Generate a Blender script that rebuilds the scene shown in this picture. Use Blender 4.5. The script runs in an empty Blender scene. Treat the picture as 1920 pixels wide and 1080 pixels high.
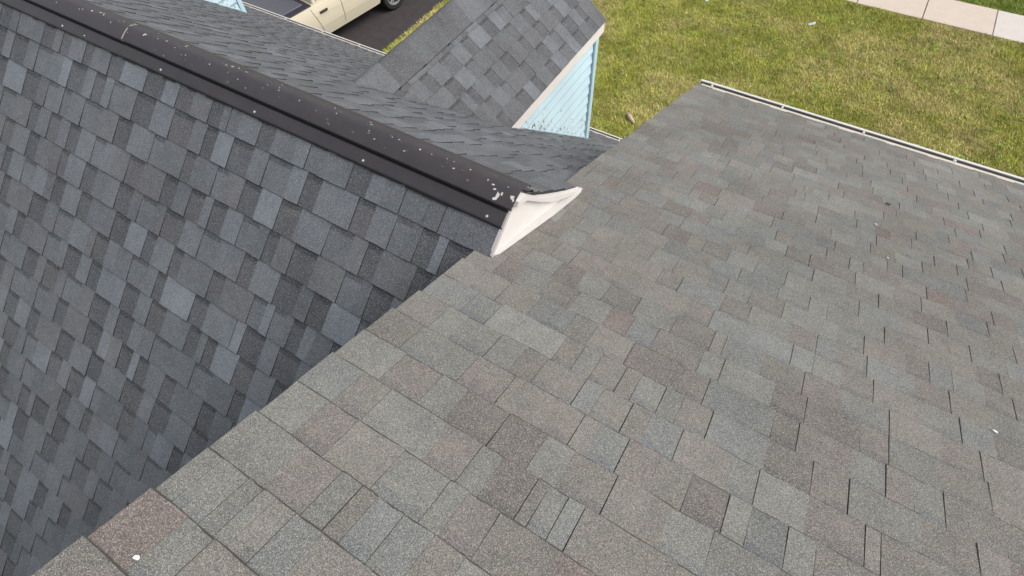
# ---------------------------------------------------------------- camera, world, sun, exposure
import bpy, bmesh, math, random
import numpy as np
from mathutils import Matrix, Vector
sc = bpy.context.scene
COL = sc.collection
random.seed(11); RNG = np.random.default_rng(5)
R_CV = ((0.853182262602372, 0.5203479180161272, -0.036305247505989346),
        (0.4182151279911534, -0.7239956188666944, -0.5485676353749293),
        (-0.3117308670945696, 0.45284477260713285, -0.8353175913523468))
CAM = (0.74885525, 0.28797191, 1.02538983); FPX = 1001.94
cd = bpy.data.cameras.new('camera'); cam = bpy.data.objects.new('camera', cd); COL.objects.link(cam)
cd.sensor_fit = 'HORIZONTAL'; cd.sensor_width = 36.0; cd.lens = FPX/1920*36.0
cd.clip_start = 0.05; cd.clip_end = 2000
M = Matrix.Identity(4)
for i in range(3):
    M[i][0] = R_CV[0][i]; M[i][1] = -R_CV[1][i]; M[i][2] = -R_CV[2][i]; M[i][3] = CAM[i]
cam.matrix_world = M
sc.camera = cam
SUN_EL, SUN_AZ = math.radians(50), math.radians(74)      # azimuth from +Y (street) towards +X
w = bpy.data.worlds.new('World'); sc.world = w; w.use_nodes = True
nt = w.node_tree; nt.nodes.clear()
sky = nt.nodes.new('ShaderNodeTexSky'); sky.sky_type = 'NISHITA'; sky.sun_disc = False
sky.sun_elevation = SUN_EL; sky.sun_rotation = SUN_AZ
sky.air_density = 1.0; sky.dust_density = 4.0; sky.ozone_density = 1.0
hs = nt.nodes.new('ShaderNodeHueSaturation'); hs.inputs['Saturation'].default_value = 0.42
bg = nt.nodes.new('ShaderNodeBackground'); bg.inputs['Strength'].default_value = 0.14
wo = nt.nodes.new('ShaderNodeOutputWorld')
nt.links.new(sky.outputs[0], hs.inputs['Color']); nt.links.new(hs.outputs[0], bg.inputs['Color']); nt.links.new(bg.outputs[0], wo.inputs['Surface'])
sl = bpy.data.lights.new('sun', 'SUN'); sl.energy = 1.2; sl.angle = math.radians(40); sl.color = (1.0, 0.93, 0.84)
so = bpy.data.objects.new('sun', sl); COL.objects.link(so)
sd = Vector((math.sin(SUN_AZ)*math.cos(SUN_EL), math.cos(SUN_AZ)*math.cos(SUN_EL), math.sin(SUN_EL)))
so.rotation_euler = sd.to_track_quat('Z', 'Y').to_euler()
vs = sc.view_settings; vs.view_transform = 'Standard'; vs.look = 'None'; vs.gamma = 1.0; vs.use_curve_mapping = False
vs.exposure = 0.38

# ---------------------------------------------------------------- helpers
def V(*a): return np.array(a, float)
def project(P):
    q = (np.atleast_2d(P)-V(*CAM)) @ np.array(R_CV).T
    z = np.where(q[:,2] > .05, q[:,2], np.nan)
    return np.c_[960+FPX*q[:,0]/z, 540+FPX*q[:,1]/z]
def thing(name, label, cat, loc, group=None):
    o = bpy.data.objects.new(name, None); COL.objects.link(o); o.location = loc; o.empty_display_size = .2
    o['label'] = label; o['category'] = cat
    if group: o['group'] = group
    return o
class MB:
    """collects polygons; build() links them as one mesh object"""
    def __init__(s): s.v = []; s.f = []; s.m = []; s.c = []
    def poly(s, pts, m=0, c=(1,1,1)):
        b = len(s.v); s.v += [tuple(p) for p in pts]; s.f.append(tuple(range(b, b+len(pts)))); s.m.append(m); s.c.append(c)
    def hexa(s, b, t, m=0, c=(1,1,1), ms=None):
        """b, t: matching loops (bottom, top), counter-clockwise seen from above"""
        n = len(b); o = len(s.v); s.v += [tuple(p) for p in b] + [tuple(p) for p in t]
        ms = m if ms is None else ms
        s.f.append(tuple(range(o+n, o+2*n))); s.m.append(m); s.c.append(c)
        s.f.append(tuple(range(o+n-1, o-1, -1))); s.m.append(ms[0] if isinstance(ms, (list, tuple)) else ms); s.c.append(c)
        for i in range(n):
            j = (i+1) % n
            s.f.append((o+i, o+j, o+n+j, o+n+i)); s.m.append(ms[i] if isinstance(ms, (list, tuple)) else ms); s.c.append(c)
    def box(s, lo, hi, m=0, c=(1,1,1)):
        x0,y0,z0 = lo; x1,y1,z1 = hi
        s.hexa([(x0,y0,z0),(x1,y0,z0),(x1,y1,z0),(x0,y1,z0)], [(x0,y0,z1),(x1,y0,z1),(x1,y1,z1),(x0,y1,z1)], m, c)
    def obox(s, o, ax, ay, az, m=0, c=(1,1,1)):
        o, ax, ay, az = map(np.array, (o, ax, ay, az))
        q = [o, o+ax, o+ax+ay, o+ay]
        s.hexa(q, [p+az for p in q], m, c)
    def sweep(s, prof, x0, x1, m=0, c=(1,1,1), closed=False, caps=False):
        """profile of (y,z) pairs swept along x"""
        n = len(prof)
        for i in range(n if closed else n-1):
            a, b = prof[i], prof[(i+1) % n]
            s.poly([(x0,*a),(x1,*a),(x1,*b),(x0,*b)], m, c)
        if caps:
            s.poly([(x0,*p) for p in prof], m, c); s.poly([(x1,*p) for p in reversed(prof)], m, c)
    def tube(s, pts, r, n=8, m=0, c=(1,1,1)):
        pts = [np.array(p, float) for p in pts]; rr = r if isinstance(r, (list,tuple)) else [r]*len(pts)
        rings = []
        for i, p in enumerate(pts):
            d = pts[min(i+1, len(pts)-1)]-pts[max(i-1, 0)]; d /= np.linalg.norm(d)
            u = np.cross(d, (0,0,1) if abs(d[2]) < .9 else (1,0,0)); u /= np.linalg.norm(u); v = np.cross(d, u)
            rings.append([p+rr[i]*(math.cos(2*math.pi*k/n)*u+math.sin(2*math.pi*k/n)*v) for k in range(n)])
        o = len(s.v); s.v += [tuple(p) for rg in rings for p in rg]
        for i in range(len(pts)-1):
            for k in range(n):
                a = o+i*n+k; b = o+i*n+(k+1) % n
                s.f.append((a, b, b+n, a+n)); s.m.append(m); s.c.append(c)
        s.f.append(tuple(o+k for k in range(n-1, -1, -1))); s.m.append(m); s.c.append(c)
        s.f.append(tuple(o+(len(pts)-1)*n+k for k in range(n))); s.m.append(m); s.c.append(c)
    def build(s, name, mats, parent=None, smooth=False, origin=(0,0,0), kind=None, label=None, fix=False):
        me = bpy.data.meshes.new(name)
        off = np.array(origin, float)
        if parent is not None:
            r = parent
            while r.parent: r = r.parent
            off = np.array(r.location)
        v = np.array(s.v, float).reshape(-1, 3)-off
        me.from_pydata([tuple(p) for p in v], [], s.f); me.update()
        for m in mats: me.materials.append(m)
        me.polygons.foreach_set('material_index', s.m)
        ca = me.color_attributes.new('Col', 'FLOAT_COLOR', 'CORNER')
        n = np.array([len(f) for f in s.f]); cc = np.repeat(np.c_[np.array(s.c, float).reshape(-1,3), np.ones(len(s.f))], n, axis=0)
        ca.data.foreach_set('color', cc.astype(np.float32).ravel())
        if fix or smooth:
            b = bmesh.new(); b.from_mesh(me); bmesh.ops.remove_doubles(b, verts=b.verts, dist=1e-5); bmesh.ops.recalc_face_normals(b, faces=b.faces); b.to_mesh(me); b.free()
        if smooth:
            me.shade_smooth() if smooth is True else me.set_sharp_from_angle(angle=smooth)
        o = bpy.data.objects.new(name, me); COL.objects.link(o)
        if parent is not None: o.parent = parent
        else: o.location = origin
        if kind: o['kind'] = kind
        if label: o['label'] = label
        return o
def tag(o, label, cat, group=None):
    o['label'] = label; o['category'] = cat
    if group: o['group'] = group
    return o
def clip(poly, f):
    """keep the part of a convex 2-D polygon where f >= 0 (f linear)"""
    out = []; n = len(poly)
    for i in range(n):
        a, b = poly[i], poly[(i+1) % n]; fa, fb = f(a), f(b)
        if fa >= 0: out.append(a)
        if (fa >= 0) != (fb >= 0):
            t = fa/(fa-fb); out.append(tuple(a[k]+t*(b[k]-a[k]) for k in range(len(a))))
    return out

# ---------------------------------------------------------------- materials
def newmat(name):
    m = bpy.data.materials.new(name); m.use_nodes = True
    n = m.node_tree; b = n.nodes['Principled BSDF']
    return m, n, b
def N(n, t, **kw):
    x = n.nodes.new(t)
    for k, v in kw.items():
        if k in x.inputs: x.inputs[k].default_value = v
        else: setattr(x, k, v)
    return x
def ramp(n, src, stops):
    r = n.nodes.new('ShaderNodeValToRGB'); e = r.color_ramp.elements
    e[0].position, e[0].color = stops[0][0], (*stops[0][1], 1); e[1].position, e[1].color = stops[1][0], (*stops[1][1], 1)
    for p, c in stops[2:]:
        q = e.new(p); q.color = (*c, 1)
    n.links.new(src, r.inputs[0]); return r.outputs[0]
def mix(n, fac, a, b, blend='MIX'):
    x = n.nodes.new('ShaderNodeMix'); x.data_type = 'RGBA'; x.blend_type = blend
    for s, v in ((0, fac), (6, a), (7, b)):
        if hasattr(v, 'is_output'): n.links.new(v, x.inputs[s])
        else: x.inputs[s].default_value = v if s == 0 else (*v, 1)
    return x.outputs[2]
def g(v): return (v, v, v)
def mat_granule(name, light, dark, scale, spk, warm, rough=.86, fleck=.62):
    """mineral granules over the colour each shingle carries"""
    m, n, b = newmat(name)
    tc = N(n, 'ShaderNodeTexCoord').outputs['Object']
    at = N(n, 'ShaderNodeAttribute', attribute_name='Col').outputs['Color']
    def noise(sc_, det, ro=.5):
        x = N(n, 'ShaderNodeTexNoise', Scale=sc_, Detail=det, Roughness=ro); n.links.new(tc, x.inputs['Vector']); return x.outputs['Fac']
    lo = noise(3.2, 3, .6); mid = noise(21, 4, .65); gr = noise(scale, 2.5, .7); g2 = noise(scale*.42, 2, .6)
    c = mix(n, 1.0, at, ramp(n, lo, [(.3, g(.86)), (.7, g(1.13))]), 'MULTIPLY')
    c = mix(n, 1.0, c, ramp(n, noise(.9, 4, .6), [(.32, g(.88)), (.68, g(1.1))]), 'MULTIPLY')
    c = mix(n, 1.0, c, ramp(n, noise(8.5, 5, .75), [(.27, g(.80)), (.40, g(1.0)), (.66, g(1.0)), (.76, (1.16,1.15,1.13))]), 'MULTIPLY')
    c = mix(n, 1.0, c, ramp(n, mid, [(.3, (.9,.91,.93)), (.7, (1.1,1.09,1.07))]), 'MULTIPLY')
    c = mix(n, 1.0, c, ramp(n, gr, [(.32, g(dark)), (.5, g(1.0)), (.68, g(light))]), 'MULTIPLY')
    c = mix(n, 1.0, c, ramp(n, g2, [(.35, g(.86)), (.65, g(1.14))]), 'MULTIPLY')
    vo = N(n, 'ShaderNodeTexVoronoi', Scale=scale*1.0); n.links.new(tc, vo.inputs['Vector'])
    sep = N(n, 'ShaderNodeSeparateColor'); n.links.new(vo.outputs['Color'], sep.inputs[0])
    f = ramp(n, sep.outputs[0], [(fleck, g(0)), (fleck+.2, g(spk))])
    f2 = N(n, 'ShaderNodeMath', operation='LESS_THAN'); n.links.new(vo.outputs['Distance'], f2.inputs[0]); f2.inputs[1].default_value = .46
    f3 = N(n, 'ShaderNodeMath', operation='MULTIPLY'); n.links.new(f, f3.inputs[0]); n.links.new(f2.outputs[0], f3.inputs[1])
    c = mix(n, f3.outputs[0], c, warm)
    n.links.new(c, b.inputs['Base Color'])
    bp = N(n, 'ShaderNodeBump', Strength=.45, Distance=.0016); n.links.new(gr, bp.inputs['Height']); n.links.new(bp.outputs[0], b.inputs['Normal'])
    b.inputs['Roughness'].default_value = rough; b.inputs['Specular IOR Level'].default_value = .35
    return m
def mat_plain(name, col, rough=.5, metal=0., spec=.5, var=.0, vscale=6., bump=0., bscale=40.):
    m, n, b = newmat(name); b.inputs['Roughness'].default_value = rough; b.inputs['Metallic'].default_value = metal
    b.inputs['Specular IOR Level'].default_value = spec
    tc = N(n, 'ShaderNodeTexCoord').outputs['Object']
    if var:
        x = N(n, 'ShaderNodeTexNoise', Scale=vscale, Detail=5, Roughness=.65); n.links.new(tc, x.inputs['Vector'])
        n.links.new(mix(n, 1.0, col, ramp(n, x.outputs['Fac'], [(.28, g(1-var)), (.72, g(1+var))]), 'MULTIPLY'), b.inputs['Base Color'])
    else: b.inputs['Base Color'].default_value = (*col, 1)
    if bump:
        y = N(n, 'ShaderNodeTexNoise', Scale=bscale, Detail=4); n.links.new(tc, y.inputs['Vector'])
        bp = N(n, 'ShaderNodeBump', Strength=bump, Distance=.004); n.links.new(y.outputs['Fac'], bp.inputs['Height']); n.links.new(bp.outputs[0], b.inputs['Normal'])
    return m
M_L = mat_granule('granules_blue_grey', 1.7, .46, 420, .8, (.40,.41,.42), .82, .74)
M_R = mat_granule('granules_weathered', 1.75, .40, 500, .85, (.44,.42,.37), .88, .66)
M_WORNED = mat_plain('worn_shingle_edge', (.080,.075,.068), .9, 0, .3, .3, 40)
M_ASPH = mat_plain('asphalt_edge', (.022,.022,.024), .8)
M_DECK = mat_plain('roof_deck_felt', (.040,.038,.036), .9)
M_VENT = mat_plain('vent_brown_black', (.055,.049,.053), .46, 0, .5, .16, 9, .05, 30)
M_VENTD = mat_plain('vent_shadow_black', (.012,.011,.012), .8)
M_WORN = mat_plain('worn_cream_edge', (.34,.31,.25), .7)
M_WHITE = mat_plain('white_aluminium', (.80,.765,.74), .38, 0, .5, .05, 4, .03, 12)
M_GUT = mat_plain('gutter_white', (.68,.67,.64), .35, 0, .5, .05, 3)
M_GUTIN = mat_plain('gutter_inside_dirt', (.27,.26,.23), .8, 0, .3, .35, 7)
M_GUTIN2 = mat_plain('gutter_inside_grey', (.42,.41,.39), .6, 0, .3, .2, 7)
M_DRIP = mat_plain('drip_edge_cream', (.60,.55,.46), .5)
M_DROP = mat_plain('bird_dropping_white', (.60,.58,.54), .75, 0, .3, .12, 60)
M_DROP2 = mat_plain('faded_dropping_grey', (.135,.125,.125), .7, 0, .3, .2, 60)
M_SCREW = mat_plain('screw_head', (.78,.78,.76), .35, .4)
M_WALL = mat_plain('house_siding', (.42,.55,.62), .6, 0, .4, .04, 2)
M_FLECK = mat_plain('white_fleck', (.85,.84,.82), .6)
def mat_siding():
    m, n, b = newmat('pale_blue_siding'); b.inputs['Roughness'].default_value = .5
    tc = N(n, 'ShaderNodeTexCoord').outputs['Object']
    at = N(n, 'ShaderNodeAttribute', attribute_name='Col').outputs['Color']
    a = N(n, 'ShaderNodeTexNoise', Scale=34, Detail=5, Roughness=.75); n.links.new(tc, a.inputs['Vector'])
    lo = N(n, 'ShaderNodeTexNoise', Scale=4, Detail=3); n.links.new(tc, lo.inputs['Vector'])
    # lichen and flaked specks: more of them on the boards that carry a higher red value in Col
    sep = N(n, 'ShaderNodeSeparateColor'); n.links.new(at, sep.inputs[0])
    ad = N(n, 'ShaderNodeMath', operation='ADD'); n.links.new(a.outputs['Fac'], ad.inputs[0]); n.links.new(sep.outputs[0], ad.inputs[1])
    base = mix(n, 1.0, (.53,.71,.80), ramp(n, lo.outputs['Fac'], [(.3, g(.95)), (.7, g(1.05))]), 'MULTIPLY')
    base = mix(n, sep.outputs[1], base, (.25,.36,.42))  # green value in Col darkens the base: painted lap shadow
    pale = ramp(n, ad.outputs[0], [(.70, g(0)), (.73, g(.6))])
    c = mix(n, pale, base, (.72,.76,.76))
    dk = ramp(n, ad.outputs[0], [(.745, g(0)), (.775, g(.85))])
    c = mix(n, dk, c, (.045,.055,.045))
    n.links.new(c, b.inputs['Base Color']); return m
M_SID = mat_siding()
M_GLASS = mat_plain('dark_glass', (.02,.025,.03), .08, 0, .6)
M_TRIM = mat_plain('pale_blue_trim', (.50,.68,.76), .45, 0, .5, .06, 8)

# ---------------------------------------------------------------- ground, pavement, road
ZG = -7.0
def mat_lawn():
    m, n, b = newmat('lawn'); b.inputs['Roughness'].default_value = .95; b.inputs['Specular IOR Level'].default_value = .15
    tc = N(n, 'ShaderNodeTexCoord').outputs['Object']
    def noise(s, d, r=.6):
        x = N(n, 'ShaderNodeTexNoise', Scale=s, Detail=d, Roughness=r); n.links.new(tc, x.inputs['Vector']); return x.outputs['Fac']
    c = ramp(n, noise(.55, 5, .68), [(.30, (.205,.210,.038)), (.47, (.245,.23,.055)), (.58, (.285,.24,.088)), (.72, (.32,.255,.125))])
    c = mix(n, 1.0, c, ramp(n, noise(9, 5, .75), [(.3, g(.78)), (.7, g(1.28))]), 'MULTIPLY')
    c = mix(n, 1.0, c, ramp(n, noise(55, 3, .8), [(.3, g(.66)), (.7, g(1.35))]), 'MULTIPLY')
    n.links.new(c, b.inputs['Base Color'])
    bp = N(n, 'ShaderNodeBump', Strength=.8, Distance=.05); n.links.new(noise(40, 3), bp.inputs['Height']); n.links.new(bp.outputs[0], b.inputs['Normal'])
    return m
M_LAWN = mat_lawn()
mb = MB(); S = 600
mb.poly([(-S,-S,ZG),(S,-S,ZG),(S,S,ZG),(-S,S,ZG)]); lawn = mb.build('lawn', [M_LAWN], kind='structure')
M_DRIVE = mat_plain('driveway_asphalt', (.052,.045,.047), .85, 0, .3, .18, 5, .5, 160)
XD = -8.88                                     # right edge of the driveway
mb = MB(); ed = [(XD+.035*math.sin(y*2.1)+.02*math.sin(y*5.3), y) for y in np.linspace(6.2, 20.4, 40)]
for i in range(39):
    (xa, ya), (xb, yb) = ed[i], ed[i+1]
    mb.poly([(-16.5,ya,ZG+.012),(xa,ya,ZG+.012),(xb,yb,ZG+.012),(-16.5,yb,ZG+.012)])
mb.build('driveway', [M_DRIVE], kind='structure')
M_CONC = mat_plain('pavement_concrete', (.59,.51,.43), .85, 0, .3, .05, 3, .15, 220)
M_CONC2 = mat_plain('pavement_concrete_pale', (.61,.56,.52), .85, 0, .3, .05, 3, .15, 220)
M_JOINT = mat_plain('pavement_joint_dirt', (.12,.10,.085), .9)
Y0, Y1 = 16.90, 18.18
mb = MB(); mb.box((-8.8,Y0+.006,ZG-.1), (30,Y1-.006,ZG+.004)); walk = mb.build('pavement', [M_JOINT], kind='structure')
for i in range(-6, 17):
    xa = .966+i*1.586; mb = MB()
    a = .010
    mb.box((xa+a,Y0,ZG-.08), (xa+1.586-a,Y1,ZG+.022+.003*(i % 2)))
    o = mb.build('paving_slab', [M_CONC2 if i == 2 else M_CONC], walk)
    bv = o.modifiers.new('bevel', 'BEVEL'); bv.width = .008; bv.segments = 1
M_ROAD = mat_plain('road_asphalt', (.05,.05,.052), .88, 0, .3, .15, 3, .4, 120)
mb = MB(); mb.box((-60,20.4,ZG-.3), (60,20.55,ZG+.02)); mb.build('kerb', [M_CONC2], kind='structure')
mb = MB(); mb.poly([(-60,20.55,ZG+.006),(60,20.55,ZG+.006),(60,28,ZG+.006),(-60,28,ZG+.006)]); mb.build('road', [M_ROAD], kind='structure')

# grass: single bent blades where the lawn is in view
def vnoise(x, y, s, seed):
    r = np.random.default_rng(seed); G = r.random((64,64))
    u = (x*s) % 64; v = (y*s) % 64; i = u.astype(int); j = v.astype(int); a = u-i; b = v-j
    a = a*a*(3-2*a); b = b*b*(3-2*b); i1 = (i+1) % 64; j1 = (j+1) % 64
    return (G[i,j]*(1-a)+G[i1,j]*a)*(1-b)+(G[i,j1]*(1-a)+G[i1,j1]*a)*b
def grass():
    n = 900000
    x = RNG.uniform(-9.6, 6.6, n); y = RNG.uniform(7.5, 20.3, n)
    uv = project(np.c_[x, y, np.full(n, ZG)])
    ok = (uv[:,0] > -60) & (uv[:,0] < 1990) & (uv[:,1] > -60) & (uv[:,1] < 420)
    ok &= ~((y > Y0-.02) & (y < Y1+.02)) & (x > XD-.03)
    x, y = x[ok], y[ok]
    d1 = vnoise(x, y, .55, 1)*.5+vnoise(x, y, 1.4, 2)*.3+vnoise(x, y, 4.1, 3)*.2
    d2 = vnoise(x, y, 7, 4)*.6+vnoise(x, y, 15, 5)*.4
    strip = x < -7.6
    keep = RNG.random(len(x)) < np.clip(.25+.9*(1-d1)*d2*1.7, .12, 1)
    x, y, d1, d2 = x[keep], y[keep], d1[keep], d2[keep]; n = len(x)
    h = RNG.uniform(.025, .06, n)*(.7+.7*d2); wd = RNG.uniform(.004, .010, n); a = RNG.uniform(0, 2*math.pi, n); le = RNG.uniform(.3, 1.3, n)
    az = RNG.normal(2.4, .9, n)
    dx, dy = np.cos(a)*wd, np.sin(a)*wd; tx, ty = np.cos(az)*le*h, np.sin(az)*le*h
    P = np.empty((n,3,3), np.float32)
    P[:,0] = np.c_[x-dx, y-dy, np.full(n, ZG)]; P[:,1] = np.c_[x+dx, y+dy, np.full(n, ZG)]; P[:,2] = np.c_[x+tx, y+ty, ZG+h]
    t = np.clip((d1-.38)*3.0, 0, .88)[:,None]; d3 = vnoise(x, y, 3.1, 7)*.5+vnoise(x, y, 9.7, 8)*.5; br = (RNG.uniform(.7, 1.4, n)*1.30*np.clip(.62+.85*d3, .6, 1.5))[:,None]
    t = np.clip(t+RNG.normal(0, .22, n)[:,None], 0, 1)
    c = ((1-t)*V(.250,.272,.045)+t*V(.41,.365,.16))*br
    # the verge beyond the pavement is greener
    gv = y > Y1; c[gv] = V(.13,.20,.03)*br[gv]
    sp = RNG.random(n) < .02; c[sp] = V(.75,.72,.30)*RNG.uniform(.7,1.3,(sp.sum(),1))
    nw = 420; k0 = RNG.integers(0, n, nw); wx = np.repeat(x[k0], 11)+RNG.normal(0, .035, nw*11); wy = np.repeat(y[k0], 11)+RNG.normal(0, .035, nw*11)
    wa = RNG.uniform(0, 2*math.pi, nw*11); wl = RNG.uniform(.04, .085, nw*11); ww = wl*.28
    Pw = np.empty((nw*11,3,3), np.float32)
    Pw[:,0] = np.c_[wx-np.sin(wa)*ww, wy+np.cos(wa)*ww, np.full(nw*11, ZG+.022)]; Pw[:,1] = np.c_[wx+np.sin(wa)*ww, wy-np.cos(wa)*ww, np.full(nw*11, ZG+.022)]
    Pw[:,2] = np.c_[wx+np.cos(wa)*wl, wy+np.sin(wa)*wl, ZG+RNG.uniform(.015,.06,nw*11)]
    cw = V(.20,.28,.05)*np.repeat(RNG.uniform(.6, 1.5, nw), 11)[:,None]*RNG.uniform(.8, 1.2, nw*11)[:,None]
    P = np.concatenate([P, Pw]); c = np.concatenate([c, cw]); n = len(P)
    me = bpy.data.meshes.new('grass'); me.vertices.add(3*n); me.loops.add(3*n); me.polygons.add(n)
    me.vertices.foreach_set('co', P.ravel()); me.loops.foreach_set('vertex_index', np.arange(3*n, dtype=np.int32))
    me.polygons.foreach_set('loop_start', np.arange(0, 3*n, 3, dtype=np.int32)); me.update(calc_edges=True)
    ca = me.color_attributes.new('Col', 'FLOAT_COLOR', 'POINT')
    ca.data.foreach_set('color', np.repeat(np.c_[c, np.ones(n)], 3, axis=0).astype(np.float32).ravel())
    m, nt_, b = newmat('grass_blade'); at = N(nt_, 'ShaderNodeAttribute', attribute_name='Col'); nt_.links.new(at.outputs['Color'], b.inputs['Base Color'])
    b.inputs['Roughness'].default_value = .7; b.inputs['Specular IOR Level'].default_value = .25
    me.materials.append(m); o = bpy.data.objects.new('grass', me); COL.objects.link(o); o['kind'] = 'stuff'
    print('grass blades', n)
grass()

# where cuts between tabs lie on each course (course: x positions)
LC= {-1: [-2.9, -2.679, -2.33, -2.134, -1.863, -1.639, -1.422, -1.304, -1.12, -0.844, -0.62, -0.36], 0: [-3.072, -2.911, -2.693, -2.408, -2.21, -1.898, -1.633, -1.414, -1.033, -0.817, -0.545, -0.356, -0.236, -0.119, 0.052], 1: [-3.021, -2.751, -2.551, -2.246, -1.981, -1.715, -1.493, -1.118, -0.9, -0.63, -0.436, -0.203, -0.091], 2: [-2.916, -2.65, -2.478, -2.31, -2.106, -1.839, -1.58, -1.256, -0.766, -0.492, -0.354, -0.191], 3: [-2.847, -2.617, -2.334, -2.134, -1.863, -1.52, -1.266, -1.003, -0.789, -0.6, -0.354], 4: [-2.608, -2.332, -2.114, -1.839, -1.602, -1.408, -1.146, -0.887, -0.763, -0.654, -0.437], 5: [-2.753, -2.482, -2.255, -1.982, -1.934, -1.653, -1.466, -1.207, -0.937, -0.88], 6: [-2.765, -2.574, -2.295, -2.118, -1.919, -1.651, -1.455, -1.185, -1.064, -0.866], 7: [-1.846, -1.643, -1.375, -1.093, -0.832], 8: [-2.097, -1.835, -1.569, -1.434, -1.249, -0.985, -0.79], 9: [-2.508, -2.293, -2.02, -1.759, -1.485, -1.264, -0.999], 10: [-2.276, -2.052, -1.674, -1.451, -0.929], 11: [-2.456, -2.239, -1.962, -1.899, -1.703, -1.431, -1.212], 12: [-2.217, -2.091, -1.894, -1.621, -1.403, -1.136], 13: [-2.21, -1.939, -1.676, -1.479, -1.252], 14: [-2.207, -1.994, -1.737, -1.508, -1.331], 15: [-2.182, -1.908, -1.684, -1.411], 16: [-2.139, -1.938, -1.765, -1.5], 17: [-2.071, -1.826, -1.63], 18: [-1.908, -1.718], 19: [-2.008]}
RC= {0: [0.164], 1: [0.112, 0.154, 0.243], 2: [0.249, 0.306, 0.416], 3: [0.184, 0.447, 0.458, 0.576], 4: [0.182, 0.455, 0.605, 0.682, 0.723], 5: [0.46, 0.756], 6: [0.618, 0.743, 1.0, 1.136], 7: [0.571, 0.711, 0.852, 1.052, 1.059, 1.075, 1.3, 1.334], 8: [0.514, 0.649, 0.77, 0.907, 1.173, 1.262, 1.548], 9: [0.87, 1.127, 1.35, 1.487], 10: [0.89, 1.137], 11: [0.834, 0.872, 1.12, 1.364], 12: [1.073, 1.321, 1.564], 13: [1.142, 1.302, 1.547], 14: [1.292, 1.497, 1.744], 15: [1.098, 1.36, 1.725], 16: [0.998, 1.511, 1.649], 17: [1.094, 1.343, 1.808], 18: [0.024, 0.277, 0.974, 1.071, 1.255, 1.504], 19: [0.087, 0.163, 1.132, 1.228, 1.283, 1.532], 20: [0.236, 0.484, 0.614, 0.882, 1.163, 1.382, 1.445, 1.692], 21: [0.113, 0.365, 0.914, 1.313, 1.531, 1.711], 22: [0.184, 0.438, 0.623, 0.801, 1.064, 1.34, 1.59, 1.684, 1.866], 23: [0.201, 0.331, 1.25, 1.5, 1.742, 1.842], 24: [0.939, 0.988, 0.991, 1.528, 1.775, 1.988], 25: [0.304, 0.457, 0.557, 0.973, 1.102, 1.685, 1.93], 26: [0.061, 0.158, 0.239, 0.778, 0.905, 1.176, 1.955], 27: [0.887, 1.142, 1.464, 1.859], 28: [0.458, 1.328, 1.888], 29: [0.6, 1.064, 1.317, 1.565], 30: [0.786, 1.267, 1.522, 2.062], 31: [0.359, 0.99, 1.498, 1.752, 2.086], 32: [0.096, 0.71, 0.712, 1.231, 1.433, 1.703, 1.956], 33: [0.958, 1.276, 1.417, 1.648, 1.924], 34: [1.143, 1.855, 2.125], 35: [0.438, 0.858, 1.115, 1.593, 1.737], 36: [1.068, 1.835], 37: [2.016]}
# ---------------------------------------------------------------- shingle courses
class Roof:
    def __init__(s, O, U, T): s.O = V(*O); s.U = V(*U); s.T = V(*T); n = np.cross(s.U, s.T); s.Nn = n if n[2] > 0 else -n
    def p(s, u, t, h): return s.O+s.U*u+s.T*t+s.Nn*h
def course_layout(u0, u1, cuts, right_end, wmin, wmax, gmin, gmax, rnd):
    """pieces between u0 and u1: raised tabs ending at the dark cuts, recessed stretches between them"""
    cs = []
    for c in sorted(c for c in cuts if u0 < c < u1):
        if not cs or c-cs[-1] > .028: cs.append(c)
    al = [u0]
    for c in cs+[u1]:
        while c-al[-1] > wmax+.02:
            span = c-al[-1]; k = max(1, round(span/((wmin+wmax)/2)))
            if k == 1: break
            al.append(al[-1]+span/k*rnd.uniform(.86, 1.14))
        if c-al[-1] > .02: al.append(c)
    if al[-1] < u1: al.append(u1)
    out = []
    for a, b in zip(al, al[1:]):
        wd = b-a; gp = min(wd*.62, rnd.uniform(gmin, gmax))
        if wd < .07: out.append((a, b, True, True)); continue
        lo, hi = ((a, a+gp), (a+gp, b)) if right_end else ((b-gp, b), (a, b-gp))
        out.append((lo[0], lo[1], False, (not right_end) and (b in cs or rnd.random() < .5))); out.append((hi[0], hi[1], True, right_end))
        if hi[1]-hi[0] > .15 and rnd.random() < .5:      # a two-tone tab: no step between its halves
            r = out.pop(); mid_ = r[0]+(r[1]-r[0])*rnd.uniform(.35, .65)
            out.append((r[0], mid_, True, False)); out.append((mid_, r[1], True, right_end))
    return sorted(out)
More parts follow.
